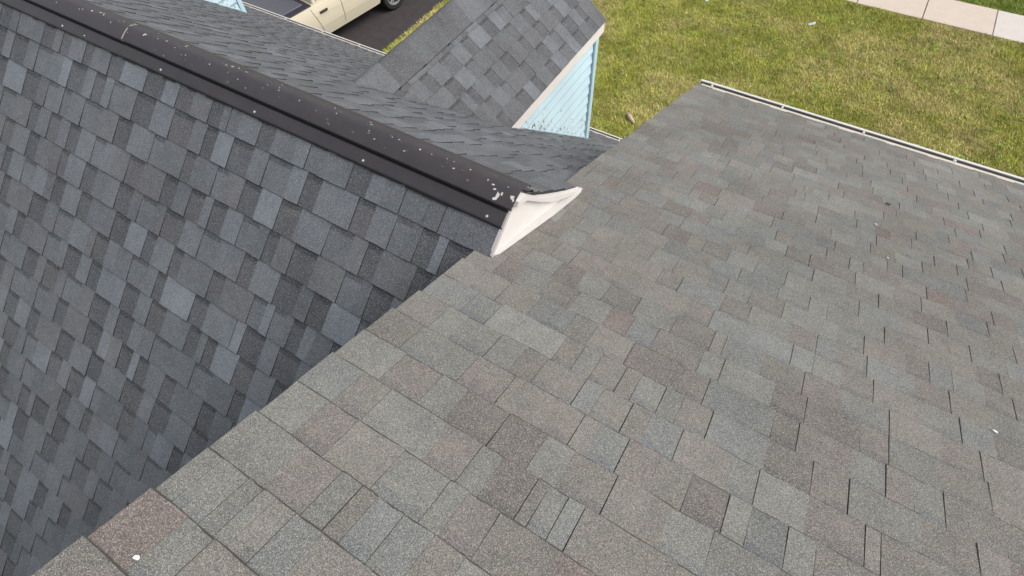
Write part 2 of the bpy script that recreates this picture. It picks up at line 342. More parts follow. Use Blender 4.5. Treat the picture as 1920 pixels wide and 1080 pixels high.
def piece(mb, rf, a, b, t0, t1, hb, col, cutr, rnd, clips=(), band=None, over=.014, cham=(.0004,.0012), btint=(.62,.62,.62)):
    """one shingle tab: wedge with its thick butt at t1; dark asphalt on the butt and cut sides"""
    gl, gr = .0003, (.0009 if cutr else .0003)
    j = lambda s: rnd.uniform(-s, s)
    bl, brr = j(.0012), j(.0012)
    sk = j(.0015)
    um = (a+b)/2
    poly = [(a+gl, t0-over), (b-gr+sk, t0-over), (b-gr, t1+brr), (um+.03*(b-a), t1+(bl+brr)/2+j(.0012)), (um-.2*(b-a), t1+(bl+brr)/2+j(.0012)), (a+gl, t1+bl)]
    for f in clips:
        poly = clip(poly, f)
        if len(poly) < 3: return False
    L = t1-t0+over
    hgt = lambda q: .0006+(hb-.0006)*max(0., (q[1]-t0+over)/L)
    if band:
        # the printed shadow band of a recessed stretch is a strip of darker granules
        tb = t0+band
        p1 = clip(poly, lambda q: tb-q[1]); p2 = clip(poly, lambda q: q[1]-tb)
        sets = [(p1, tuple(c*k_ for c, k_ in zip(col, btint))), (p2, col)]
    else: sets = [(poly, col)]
    done = False
    for pl, cl in sets:
        if len(pl) < 3: continue
        area = sum(pl[i][0]*pl[(i+1) % len(pl)][1]-pl[(i+1) % len(pl)][0]*pl[i][1] for i in range(len(pl)))
        if abs(area) < 2e-5: continue
        tp2 = []
        for u, t in pl:
            if t > t1-.006: t -= rnd.uniform(*cham)
            if cutr and u > b-.005: u -= .0008
            tp2.append((u, t))
        bot = [rf.p(u, t, -.003) for u, t in pl]; top = [rf.p(u, t, hgt((u, t))) for u, t in tp2]
        midr = [rf.p(u, t, hgt((u, t))-(.0017 if (u, t) != (u2, t2) else 0)) for (u, t), (u2, t2) in zip(pl, tp2)]
        ms = []
        for i in range(len(pl)):
            q, r = pl[i], pl[(i+1) % len(pl)]
            side = (abs(q[0]-a) < .003 and abs(r[0]-a) < .003) or (not cutr and abs(q[0]-b) < .003 and abs(r[0]-b) < .003)
            ms.append(0 if side else 1)
        nrm = np.cross(top[1]-top[0], top[2]-top[0])
        if nrm @ rf.Nn < 0:
            bot.reverse(); top.reverse(); midr.reverse(); ms = ms[-2::-1]+ms[-1:]
        n = len(bot); o = len(mb.v); mb.v += [tuple(p) for p in bot+midr+top]
        mb.f.append(tuple(range(o+2*n, o+3*n))); mb.m.append(0); mb.c.append(cl)
        for lv in (0, 1):
            for i in range(n):
                jn = (i+1) % n
                if lv and np.allclose(midr[i], top[i]) and np.allclose(midr[jn], top[jn]): continue
                mb.f.append((o+lv*n+i, o+lv*n+jn, o+lv*n+n+jn, o+lv*n+n+i)); mb.m.append(ms[i]); mb.c.append(cl)
        done = True
    return done
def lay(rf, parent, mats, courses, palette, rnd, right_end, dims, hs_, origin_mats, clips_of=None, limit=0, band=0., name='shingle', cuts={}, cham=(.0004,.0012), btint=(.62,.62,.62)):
    """courses: (index, t0, t1, u0, u1). The pieces that show largest become parts, the rest one mesh"""
    big = []; rest = MB()
    for k, t0, t1, u0, u1 in courses:
        last = None
        for (a, b, up, cr) in course_layout(u0, u1, cuts.get(k, ()), right_end, *dims, rnd):
            col = palette(rnd, up, last); last = col
            hb = (hs_[0] if up else hs_[1])+rnd.uniform(-.0008, .0008)
            m = MB(); cl = clips_of(k, t0, t1) if clips_of else ()
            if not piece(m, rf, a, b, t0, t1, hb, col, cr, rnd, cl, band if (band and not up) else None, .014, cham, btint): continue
            q = np.array(m.v); uv = project(q); ar = 0.
            if limit and np.isfinite(uv).all():
                cx = np.clip(uv[:,0], 0, 1920); cy = np.clip(uv[:,1], 0, 1080); ar = (cx.max()-cx.min())*(cy.max()-cy.min())
            big.append((ar, len(big), m))
    big.sort(key=lambda e: -e[0])
    n = 0
    for ar, _, m in big:
        if n < limit and ar > 150: m.build(name, mats, parent); n += 1
        else:
            o = len(rest.v); rest.v += m.v; rest.f += [tuple(i+o for i in f) for f in m.f]; rest.m += m.m; rest.c += m.c
    if rest.v: rest.build(name, mats, parent, kind='stuff')
    print(name, parent.name, 'parts', n, 'joined faces', len(rest.f))
def pal_left(rnd, up, last):
    r = rnd.random()
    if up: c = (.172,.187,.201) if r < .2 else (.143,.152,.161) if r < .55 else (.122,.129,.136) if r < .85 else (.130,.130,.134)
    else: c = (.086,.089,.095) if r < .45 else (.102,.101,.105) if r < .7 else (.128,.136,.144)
    s = rnd.uniform(.92, 1.08); return (c[0]*s*.93, c[1]*s*.95, c[2]*s*.985)
def pal_far(rnd, up, last):
    c = pal_left(rnd, up, last); m = (.104,.110,.117)
    return tuple(.55*a+.45*b for a, b in zip(c, m))
def pal_dormer(rnd, up, last):
    c = pal_left(rnd, up, last); m = (.080,.081,.084)
    return tuple(.6*a+.4*b for a, b in zip(c, m))
def pal_right(rnd, up, last):
    r = rnd.random()
    if r < .33: c = (.164,.157,.142)
    elif r < .62: c = (.172,.175,.162)
    elif r < .79: c = (.155,.162,.156)
    elif r < .975: c = (.158,.145,.134)
    else: c = (.155,.131,.121)
    s = rnd.uniform(.86, 1.12); return tuple(v*s for v in c)
TANL = 10/12; AL = math.atan(TANL); CL, SL = math.cos(AL), math.sin(AL)
YR, ZR = 1.3700, -.3290                     # ridge line of the left roof
EL = .14412; TA = .25                       # left exposure, first butt line below the vent
AR = math.radians(22.5226); CR, SR = math.cos(AR), math.sin(AR); ER = .12; S_EAVE = 4.60; S_RIDGE = -1.35
TANF = .8385; AF = math.atan(TANF); CF, SF = math.cos(AF), math.sin(AF); ZRF = ZR-.021   # street slope of the left roof
XG = .057                                   # plane of the white gable board
zright = lambda y: -y*SR/CR
y_near = (ZR-YR*TANL)/(-SR/CR-TANL)         # where the gable's sides land on the right roof
y_far = (ZRF+YR*TANF)/(TANF-SR/CR)
ZEAVE = ZRF-(6.27-YR)*TANF
# two adjoining houses -------------------------------------------------------
left_house = thing('grey_shingled_house', 'house with blue-grey shingle roof, black ridge vent and pale blue dormers', 'house', (-7.0, 2.0, ZG))
right_house = thing('brown_shingled_house', 'house with weathered brown and green-grey low shingle roof in the foreground', 'house', (3.5, 1.5, ZG))

# left house: walls and decks
mb = MB()
XL = -15.0
mb.box((XL+.3,-2.3,ZG), (-.02,5.95,-4.75))
gab = [(-2.3,-4.75),(5.95,-4.75),(5.95,ZRF-(5.95-YR)*TANF-.1),(YR,ZR-.1),(-2.3,ZR-(YR+2.3)*TANL-.1)]
for x in (XL+.3, -.02):
    mb.poly([(x,*p) for p in gab])
mb.poly([(XL+.3,-2.3,-4.75),(-.02,-2.3,-4.75),(-.02,-2.3,gab[4][1]),(XL+.3,-2.3,gab[4][1])])
mb.build('wall', [M_WALL], left_house)
near = Roof((0,YR,ZR), (1,0,0), (0,-CL,-SL)); farr = Roof((0,YR,ZRF), (1,0,0), (0,CF,-SF))
mb = MB()
TF = (6.27-YR)/CF
for rf, te in ((near, 5.2), (farr, TF)):
    mb.hexa([rf.p(XL,0.0,-.09),rf.p(-.004,0.0,-.09),rf.p(-.004,te,-.09),rf.p(XL,te,-.09)], [rf.p(XL,0.0,-.0045),rf.p(-.004,0.0,-.0045),rf.p(-.004,te,-.0045),rf.p(XL,te,-.0045)])
    tg = (YR-y_near)/CL if rf is near else (y_far-YR)/CF
    mb.hexa([rf.p(-.004,0,-.02),rf.p(XG-.012,0,-.02),rf.p(XG-.012,tg-.03,-.02),rf.p(-.004,tg-.03,-.02)], [rf.p(-.004,0,-.0045),rf.p(XG-.012,0,-.0045),rf.p(XG-.012,tg,-.0045),rf.p(-.004,tg,-.0045)])
mb.build('roof_deck', [M_DECK], left_house, fix=True)
rnd = random.Random(3)
cs = [(k, TA+k*EL, TA+(k+1)*EL, -6.0 if k >= 0 else -9.0, XG-.006 if k <= 0 else -.012) for k in range(-2, 33)]
cs = [(k, max(t0, .05), t1, u0, XG-.006 if k < 0 else u1) for k, t0, t1, u0, u1 in cs]
tn = (YR-y_near)/CL
clip_near = lambda k, t0, t1: (() if k < 0 else ((lambda q: -.012-q[0]+(9 if q[1] < tn else 0)),) if False else ())
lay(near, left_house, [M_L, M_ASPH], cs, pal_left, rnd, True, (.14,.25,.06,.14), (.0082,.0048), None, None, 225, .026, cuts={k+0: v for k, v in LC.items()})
rnd = random.Random(4)
cs = []
nf = int(TF/EL)
for k in range(nf+1):
    t1 = TF+.012-(nf-k)*EL; t0 = t1-EL
    if t1 < .06: continue
    tg = (y_far-YR)/CF
    cs.append((k, max(t0, .05), t1, XL, XG-.006 if t0 < tg else -.012))
lay(farr, left_house, [M_L, M_ASPH], cs, pal_far, rnd, True, (.15,.27,.05,.13), (.0090,.0050), None, None, 0, .0)

# ridge vent: capped metal profile, two lengths lapped at x = -2.05
def vent(x0, x1, lift, lip_end):
    mb = MB()
    P = lambda dy, dz: (YR+dy, ZR+dz+lift)
    dome = [(-.0655,-.0300),(-.0668,-.0195),(-.0640,-.0165),(-.034,.000),(-.012,.0085),(0,.0105),(.012,.0085),(.034,.000),(.0640,-.0165),(.0668,-.0195),(.0655,-.0300)]
    mb.sweep([P(*q) for q in dome], x0, x1, 0)
    for s in (-1, 1):
        base = [near, farr][s > 0]
        q = lambda t, h: tuple(base.p(0, t, h)[1:]+V(0, lift))
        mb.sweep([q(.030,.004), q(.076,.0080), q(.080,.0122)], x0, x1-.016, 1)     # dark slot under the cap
        mb.sweep([q(.080,.0122), q(.0815,.0146), q(.126,.0165), q(.1335,.0150), q(.137,.0112), q(.1375,.004)], x0, x1-.016, 0)
    o = mb.build('ridge_vent', [M_VENT, M_VENTD], left_house, smooth=math.radians(40))
    return o
v1 = vent(-2.05, XG+.012, 0, True); v2 = vent(-9.0, -2.02, -.0035, False)
# worn pale line on the cut end of the upper cap
mb = MB(); dome = [(-.0675,-.026),(-.0675,-.0188),(-.0645,-.0158),(-.034,.0008),(-.012,.0093),(0,.0113),(.012,.0093),(.034,.0008)]
for i in range(len(dome)-1):
    if i in (1, 4): continue
    a, b = dome[i], dome[i+1]
    mb.obox((-2.0545,YR+a[0],ZR+a[1]), (.006,0,0), (0,b[0]-a[0],b[1]-a[1]), (0,-.0012,.0016))
mb.build('worn_edge', [M_WORN], v1)
for x in (-2.525,-1.768,-1.166,-.576,-.012,-2.344,-3.15):
    c = near.p(x, .118 if x > -2 else .119, .0155-(.0035 if x < -2.05 else 0)); mb = MB()
    r = .0062 if x != -2.344 else .004
    rg = [c+r*(math.cos(a)*near.U+math.sin(a)*near.T) for a in np.linspace(0, 2*math.pi, 11)[:-1]]
    mb.hexa([p-near.Nn*.006 for p in rg], [c+(p-c)*.7+near.Nn*.0035 for p in rg], 0)
    mb.build('screw', [M_SCREW], v1 if x > -2.05 else v2, fix=True)
mb = MB(); rs = random.Random(77); xx = -9.0
while xx < XG-.03:
    x2 = xx+rs.uniform(.02,.09); ta, tb_ = .1365, .1405+rs.uniform(-.0015,.006)*(rs.random() < .5)
    lf = V(0,0,0)
    mb.hexa([near.p(xx,ta,.003),near.p(x2,ta,.003),near.p(x2,tb_,.003),near.p(xx,tb_,.003)], [near.p(xx,ta,.0105),near.p(x2,ta,.0105),near.p(x2,tb_,.0085),near.p(xx,tb_,.0085)], 0); xx = x2
mb.build('sealant_bead', [M_VENTD], v1, fix=True)
# bird droppings: thin irregular splats lying on the cap
def dome_z(dy):
    a = abs(dy); xs = [0,.012,.034,.064,.0668]; zs = [.0105,.0085,0,-.0165,-.0195]
    return float(np.interp(a, xs, zs))
def splat(mb, x, dy, rx, ry, rnd, n=9, ang=0.):
    ps = []
    for k in range(n):
        a = 2*math.pi*k/n; r = rnd.uniform(.55, 1.15)
        ex, ey = rx*r*math.cos(a), ry*r*math.sin(a)
        px, py = x+ex*math.cos(ang)-ey*math.sin(ang), dy+ex*math.sin(ang)+ey*math.cos(ang)
        py = max(-.062, min(.046, py)); lf = -.0035 if px < -2.05 else 0
        ps.append((px, py, lf))
    b = [(px, YR+py, ZR+dome_z(py)+lf-.0008) for px, py, lf in ps]; t = [(px, YR+py, ZR+dome_z(py)+lf+.0012) for px, py, lf in ps]
    mb.hexa(b, t, 0)
DR = [(-2.427,-.018,.008,.004),(-2.405,-.012,.01,.004),(-2.343,.0,.016,.007),(-2.298,.012,.013,.007),(-2.275,.015,.014,.004),(-2.262,.004,.005,.008),(-2.18,-.018,.006,.005),(-2.60,-.03,.006,.004),(-2.44,.03,.004,.003),
      (-1.927,-.008,.016,.008),(-1.935,-.012,.006,.014),(-1.915,.012,.014,.003),(-1.794,.004,.014,.005),(-1.78,.012,.012,.004),(-1.696,.034,.012,.004),(-1.69,.022,.013,.003),(-1.70,.005,.005,.004),(-1.72,-.012,.004,.003),
      (-1.53,.0,.004,.004),(-1.41,.010,.016,.004),(-1.382,.020,.016,.004),(-1.372,.010,.005,.010),(-1.352,.026,.004,.008),(-1.32,.013,.014,.006),(-1.30,.02,.016,.004),(-1.37,-.02,.004,.003),(-1.33,-.026,.005,.003),(-1.30,-.03,.005,.004),(-1.28,-.035,.004,.004),
      (-1.08,-.006,.006,.004),(-.96,-.012,.005,.004),(-.885,.0,.004,.004),(-.77,.0,.007,.004),(-.69,.004,.005,.004),(-.625,.030,.015,.003),(-.61,.018,.015,.003),(-.64,-.005,.004,.003),(-.595,-.014,.004,.004),(-.585,-.02,.013,.003),(-.555,-.034,.010,.003),
      (-.46,.0,.010,.003),(-.445,-.006,.004,.006),(-.415,-.032,.012,.003),(-.405,-.026,.004,.006),(-.36,-.004,.007,.006),(-.245,.006,.005,.003),(-.235,-.01,.006,.004),(-.20,-.02,.012,.004),(-.165,-.014,.012,.004),(-.14,.0,.006,.004),
      (.000,-.046,.011,.019),(.012,-.034,.008,.012),(-.006,-.058,.012,.007),(.052,-.032,.012,.010),(.06,-.04,.007,.01),(-.02,-.03,.010,.004),(-.035,-.018,.012,.004),(-.06,-.01,.004,.008),(.02,-.005,.005,.004)]
mb1, mb2 = MB(), MB(); rd = random.Random(8)
mb3 = MB()
for i_, (x, dy, rx, ry) in enumerate(DR): k_ = 1.35 if i_ >= len(DR)-9 and rx > .009 else 1.; rx *= k_; ry *= k_; splat((mb3 if (i_ % 5 in (1, 3) and x < -.1) else mb1) if x > -2.05 else mb2, x, dy, rx*.5, ry*.55, rd, 9, rd.uniform(-.3, .5))
for _ in range(26):
    x = rd.uniform(-3.0, .04); splat(mb1 if x > -2.05 else mb2, x, rd.uniform(-.06,.05), rd.uniform(.0012,.003), rd.uniform(.0012,.003), rd, 6)
for _ in range(34):
    x = rd.uniform(-2.0, .03); splat(mb3, x, rd.uniform(-.055,.05), rd.uniform(.004,.011), rd.uniform(.002,.005), rd, 8, rd.uniform(-.5,.5))
mb1.build('bird_dropping', [M_DROP], v1, kind='stuff'); mb3.build('faded_dropping', [M_DROP2], v1, kind='stuff'); mb2.build('bird_dropping', [M_DROP], v2, kind='stuff')

# white gable return that stands on the right roof
M_FLASH = mat_plain('flashing_dull_white', (.50,.48,.47), .5, 0, .4, .06, 9)
zn = lambda y: ZR-(YR-y)*TANL
zf = lambda y: ZRF-(y-YR)*TANF
mb = MB(); tri = [(1.186, zright(1.186)+.004), (1.872, zright(1.872)+.006), (1.68, zf(1.68)-.02), (1.50, zf(1.50)-.02), (YR+.01, ZR-.022), (YR-.03, zn(YR-.03)-.008), (1.186, zn(1.186)+.001)]
mb.hexa([(XG-.03,*p) for p in tri], [(XG,*p) for p in tri], 0)
gable = mb.build('gable_board', [M_WHITE], left_house, fix=True)
mb = MB()                                           # folded trim along the far rake, sagging in the middle
pt = [(YR-.030, ZR-.012), (YR+.015, ZR-.016), (1.49, zf(1.49)-.012), (1.58, zf(1.58)-.013), (1.69, zf(1.69)-.010), (1.880, -.768)]
pb = [(YR-.040, ZR-.030), (1.40, -.390), (1.505, -.500), (1.59, -.578), (1.69, -.656), (1.868, -.774)]
for i in range(5):
    a_, b_, c_, d_ = pb[i], pb[i+1], pt[i+1], pt[i]
    mb.hexa([(XG-.02,*p) for p in (a_, b_, c_, d_)], [(XG+.020-.003*(p is a_ or p is b_),*p) for p in (a_, b_, c_, d_)], 0)
mb.build('rake_trim', [M_WHITE], gable, fix=True)
mb = MB(); ya, yb = 1.181, YR-.028                  # thin returned edge along the near rake
mb.hexa([(XG-.012,ya,zn(ya)-.008),(XG-.012,yb,zn(yb)-.010),(XG-.012,yb,zn(yb)+.009),(XG-.012,ya,zn(ya)+.009)], [(XG+.003,ya,zn(ya)-.002),(XG+.003,yb,zn(yb)-.004),(XG+.001,yb,zn(yb)+.009),(XG+.001,ya,zn(ya)+.009)], 0)
mb.build('edge_trim', [M_FLASH], gable, fix=True)
mb = MB()                                           # flashing strip bent out on to the right roof
rr_ = lambda x, y, h: (x, y+h*SR, zright(y)+h*CR)
st = [(1.190,.004,.012),(1.215,.012,.020),(1.35,.019,.024),(1.58,.030,.026),(1.78,.031,.022),(1.85,.026,.015),(1.885,.015,.010)]
for (y0_, w0, h0), (y1_, w1, h1) in zip(st, st[1:]):
    mb.hexa([rr_(XG-.004,y0_,.002),rr_(XG+w0,y0_,.0075),rr_(XG+w1,y1_,.0075),rr_(XG-.004,y1_,.002)], [rr_(XG-.004,y0_,h0),rr_(XG+w0,y0_,.0105),rr_(XG+w1,y1_,.0105),rr_(XG-.004,y1_,h1)], 0)
mb.build('flashing', [M_FLASH], gable, fix=True)

# gutters: K-shaped trough with hangers
def gutter(parent, x0, x1, y, z, hangers, inside):
    mb = MB()
    w_ = .060
    outer = [(y,z-.02),(y,z-.105),(y+.040,z-.105),(y+.052,z-.06),(y+w_+.012,z-.045),(y+w_+.012,z-.008),(y+w_-.008,z-.008),(y+w_-.008,z-.016)]
    mb.sweep(outer, x0, x1, 0)
    inner = [(y+.003,z-.02),(y+.003,z-.085),(y+.038,z-.075),(y+.05,z-.055),(y+w_-.004,z-.043),(y+w_-.004,z-.012)]
    mb.sweep(inner, x0, x1, 1)
    for x in (x0, x1): mb.poly([(x,y,z-.02),(x,y,z-.105),(x,y+.055,z-.105),(x,y+.07,z-.06),(x,y+w_+.012,z-.045),(x,y+w_+.012,z-.008)], 0)
    gt = mb.build('gutter', [M_GUT, inside], parent)
    mb = MB(); mb.box((x0+.02,y-.03,z-.016), (x1-.02,y+.015,z-.007)); mb.build('drip_edge', [M_DRIP], gt)
    for x in hangers:
        mb = MB(); mb.box((x-.007,y+.02,z-.022), (x+.007,y+w_-.002,z-.0165)); mb.box((x-.006,y+.012,z-.010), (x+.006,y+.034,z-.001))
        mb.build('gutter_hanger', [M_GUT], gt)
    return gt
gutter(left_house, XL, .02, 6.285, ZEAVE+.008, (-10.35,-9.45,-8.18,-7.25,-6.36,-5.5,-4.6,-3.7,-2.8,-1.95,-1.29,-.4), M_GUTIN2)

# dormers ---------------------------------------------------------------------
XC, ZE, YF = -1.1414, -1.800, 4.745; XRD = -1.8354; HW = XC+.041-XRD
ZRD = ZE+.008+HW*TANL
y_on = lambda z: YR+(ZRF-z)/TANF
z_on = lambda y: ZRF-(y-YR)*TANF
def dormer(dx, detail):
    X = lambda x: x+dx
    d = MB()
    # carcass: gable prism of the dormer below its roof, kept inside the siding
    xl, xr_ = X(2*XRD-XC)+.02, X(XC)-.02; yf = YF-.02
    zt = ZE-.03; xm = X(XRD); zr_ = zt+(xr_-xm)*TANL
    d.poly([(xr_,y_on(zt),zt),(xr_,yf,z_on(yf)),(xr_,yf,zt)]); d.poly([(xl,y_on(zt),zt),(xl,yf,zt),(xl,yf,z_on(yf))])
    d.poly([(xl,yf,z_on(yf)),(xl,yf,zt),(xm,yf,zr_),(xr_,yf,zt),(xr_,yf,z_on(yf))])
    body = d.build('dormer', [M_WALL], left_house)
    roofs = []
    YO = YF+.055
    for s in (1, -1):
        rf = Roof((X(XRD),0,ZRD), (0,1,0), (s*CL,0,-SL)); te = HW/CL
        yv = lambda t, rf=rf: y_on((rf.O+rf.T*t)[2])
        m = MB()
        m.hexa([rf.p(yv(0)-.02,0,-.05),rf.p(YO-.01,0,-.05),rf.p(YO-.01,te-.012,-.05),rf.p(yv(te)-.02,te-.012,-.05)], [rf.p(yv(0)-.06,0,-.0045),rf.p(YO-.004,0,-.0045),rf.p(YO-.004,te-.006,-.0045),rf.p(yv(te)-.06,te-.006,-.0045)])
        m.build('roof_deck', [M_DECK], body, fix=True)
        ta = yv(te)-yv(0)
        vf = lambda k, t0, t1, yv=yv, ta=ta, te=te: ((lambda q: q[0]-(yv(0)+ta*q[1]/te)+.004),)
        nk = int(te/EL); cs_ = []
        for k in range(nk+1):
            t1 = te+.007-(nk-k)*EL; t0 = max(t1-EL, .01)
            cs_.append((k, t0, t1, yv(0)-.05, YO))
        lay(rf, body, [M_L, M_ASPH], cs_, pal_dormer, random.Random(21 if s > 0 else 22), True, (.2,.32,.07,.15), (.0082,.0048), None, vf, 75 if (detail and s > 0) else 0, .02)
        roofs.append((rf, te, yv))
    # ridge caps: bent strips lapped towards the street
    y = y_on(ZRD)-.06; k = 0; w_ = .215
    while y < YO-.02:
        m = MB(); y1 = min(y+.30, YO+.004); c = pal_dormer(random.Random(k+40), k % 2 == 0, None)
        ex = .026
        prof = [(-w_*CL, -w_*SL+.006), (-.075, -.0545), (-.042, -.0235), (-.018, -.0065), (0, -.002), (.018, -.0065), (.042, -.0235), (.075, -.0545), (w_*CL, -w_*SL+.006)]
        pf0 = [(X(XRD)+a, ZRD+b_+.008+ex*0) for a, b_ in prof]
        for i in range(8):
            (xa, za), (xb, zb) = pf0[i], pf0[i+1]; h0, h1 = .003, .008
            m.hexa([(xa,y-.03,za-.008),(xb,y-.03,zb-.008),(xb,y1,zb-.008),(xa,y1,za-.008)], [(xa,y-.03,za+h0),(xb,y-.03,zb+h0),(xb,y1,zb+h1),(xa,y1,za+h1)], 0, c)
        m.build('ridge_cap', [M_L, M_ASPH], body, fix=True); y = y1; k += 1
    # starter strip: the narrow lapped row under the caps
    # eave boards
    for s in (1, -1):
        xe = X(XRD)+s*(XC+.038-XRD); m = MB(); ya = y_on(ZE)-.035
        lo, hi = sorted((xe-s*.028, xe)); zt_, zb_ = ZE-.002, ZE-.106
        m.hexa([(lo,ya+.06,zb_),(hi,ya+.06,zb_),(hi,YF+.045,zb_),(lo,YF+.045,zb_)], [(lo,ya-.01,zt_),(hi,ya-.01,zt_),(hi,YF+.045,zt_),(lo,YF+.045,zt_)], 0)
        m.build('eave_board', [M_WHITE], body, fix=True)
        xt = X(XRD)+s*(XC-XRD); m = MB(); zbm = z_on(YF)-.05
        lo, hi = sorted((xt-s*.055, xt+s*.012))
        m.box((lo,YF-.052,zbm), (hi,YF+.012,ZE-.02)); m.build('corner_trim', [M_TRIM], body)
        # lap siding of the cheek
        nb, ex = 12, .1165; z1 = ZE-.03
        for k in range(nb+1):
            zt_ = z1-k*ex; zb_ = zt_-ex
            xi = xt-s*.013; pl = [(y_on(zt_)-.4, zt_+.012), (YF-.058, zt_+.012), (YF-.058, zb_), (y_on(zb_)-.6, zb_)]
            pl = clip(pl, lambda q: q[1]-z_on(q[0])-.004)
            if len(pl) < 3: continue
            px = lambda z, o_: xt-s*(.026-.022*(zt_+.012-z)/(ex+.012))+s*o_
            bt = [(px(z,-.006), y, z) for y, z in pl]; tp = [(px(z,0), y, z) for y, z in pl]
            m = MB(); dirt = -.06
            # boards split along their length so that the soiled lower ends carry more specks
            ymin = min(p[0] for p in pl); ymax = max(p[0] for p in pl)
            ys = [ymin, ymin+.10, ymin+.22, ymin+.42, ymax] if ymax-ymin > .5 else [ymin, ymin+.12, ymax]
            for qa, qb, dv in zip(ys, ys[1:], (.25, .20, .14, .04) if len(ys) == 5 else (.23, .18)):
                if k >= 9: dv = max(dv, .18)
                sub = clip(clip(pl, lambda q: q[0]-qa), lambda q: qb-q[0])
                if len(sub) < 3: continue
                m.hexa([(px(z,-.006), y, z) for y, z in sub], [(px(z,0), y, z) for y, z in sub], 0, (dv, 0, .5))
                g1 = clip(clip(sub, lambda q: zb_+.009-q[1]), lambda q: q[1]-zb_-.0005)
                if len(g1) >= 3: m.hexa([(px(z,-.002), y, z) for y, z in g1], [(px(z,.0006), y, z) for y, z in g1], 0, (dv, .55, .5))  # lap shadow line painted as a darker strip on the board's lower edge
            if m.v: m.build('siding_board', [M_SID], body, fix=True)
        # foot strip against the shingles
        m = MB(); a_ = V(xt+s*.004, y_on(ZE-.03)-.02, ZE-.03+.016); b_ = V(xt+s*.004, YF-.05, z_on(YF-.05)+.004)
        m.obox(a_, (-s*.012,0,0), b_-a_, (0,.008,.014)); m.build('foot_flashing', [M_TRIM], body, fix=True)
    # front: trim and a window
    m = MB(); m.box((X(XRD)-.36,YF-.02,-2.85), (X(XRD)+.36,YF+.014,-1.72)); fr = m.build('window', [M_WHITE], body)
    m = MB(); m.box((X(XRD)-.30,YF-.01,-2.79), (X(XRD)+.30,YF+.0165,-1.78)); m.build('pane', [M_GLASS], fr)
    return body
dormer(0, True); dormer(-5.6, False)

# ---------------------------------------------------------------- right house
rroof = Roof((0,0,0), (1,0,0), (0,CR,-SR)); XRT = 8.0
yrg, zrg = S_RIDGE*CR, -S_RIDGE*SR; yev, zev = S_EAVE*CR, -S_EAVE*SR
mb = MB(); yb_, zb_ = yrg-4.6, zrg-4.6*SR/CR
mb.box((.03,yb_+.3,ZG), (XRT-.3,yev-.35,zev-.2))
mb.poly([(.03,yb_+.3,zev-.2),(.03,yev-.35,zev-.2),(.03,yev-.35,zright(yev-.35)-.08),(.03,yrg,zrg-.08),(.03,yb_+.3,zb_+.03)])
mb.poly([(XRT-.3,yb_+.3,zev-.2),(XRT-.3,yev-.35,zev-.2),(XRT-.3,yev-.35,zright(yev-.35)-.08),(XRT-.3,yrg,zrg-.08),(XRT-.3,yb_+.3,zb_+.03)])
mb.build('wall', [M_WALL], right_house)
mb = MB()
mb.hexa([rroof.p(.002,S_RIDGE,-.06),rroof.p(XRT,S_RIDGE,-.06),rroof.p(XRT,S_EAVE,-.06),rroof.p(.002,S_EAVE,-.06)], [rroof.p(.002,S_RIDGE,-.0045),rroof.p(XRT,S_RIDGE,-.0045),rroof.p(XRT,S_EAVE,-.0045),rroof.p(.002,S_EAVE,-.0045)])
mb.build('roof_deck', [M_DECK], right_house, fix=True)
bk = Roof((0,yrg,zrg), (1,0,0), (0,-CR,-SR))
mb = MB(); mb.hexa([bk.p(0,0,-.06),bk.p(XRT,0,-.06),bk.p(XRT,4.95,-.06),bk.p(0,4.95,-.06)], [bk.p(0,0,0),bk.p(XRT,0,0),bk.p(XRT,4.95,0),bk.p(0,4.95,0)], 0, (.165,.158,.145)); mb.build('back_slope', [M_R], right_house, fix=True)
mb = MB(); mb.hexa([rroof.p(-.012,S_RIDGE,-.03),rroof.p(.03,S_RIDGE,-.03),rroof.p(.03,S_EAVE,-.03),rroof.p(-.012,S_EAVE,-.03)], [rroof.p(-.012,S_RIDGE,-.004),rroof.p(.03,S_RIDGE,-.004),rroof.p(.03,S_EAVE,-.004),rroof.p(-.012,S_EAVE,-.004)]); 
mb.build('rake_edge', [M_DRIP], right_house, fix=True)
cs = []; rnd = random.Random(9)
for k in range(-11, 39):
    t0, t1 = k*ER, (k+1)*ER
    if t1 > S_EAVE+.02: t1 = S_EAVE+.014
    if t0 > S_EAVE: break
    cs.append((k, t0, t1, -.016+rnd.uniform(-.006,.006), XRT))
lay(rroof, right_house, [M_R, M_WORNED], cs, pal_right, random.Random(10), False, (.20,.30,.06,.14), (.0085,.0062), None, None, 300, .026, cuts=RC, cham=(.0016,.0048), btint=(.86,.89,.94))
mb = MB()
for k in range(38):
    xa = k*.21; c = pal_right(random.Random(k), True, None)
    for rf in (rroof, bk):
        tt = (S_RIDGE if rf is rroof else 0)
        mb.hexa([rf.p(xa,tt,.004),rf.p(xa+.22,tt,.004),rf.p(xa+.22,tt+.14,.004),rf.p(xa,tt+.14,.004)], [rf.p(xa,tt,.012),rf.p(xa+.22,tt,.018),rf.p(xa+.22,tt+.14,.018),rf.p(xa,tt+.14,.012)], 0, c)
mb.build('ridge_cap', [M_R, M_ASPH], right_house, kind='stuff')
gutter(right_house, -.006, XRT, yev+.012, zev+.012, (.095,.66,1.26,1.87,2.45,3.0,3.6,4.2,4.8,5.4,6.0,6.6,7.2), M_GUTIN)

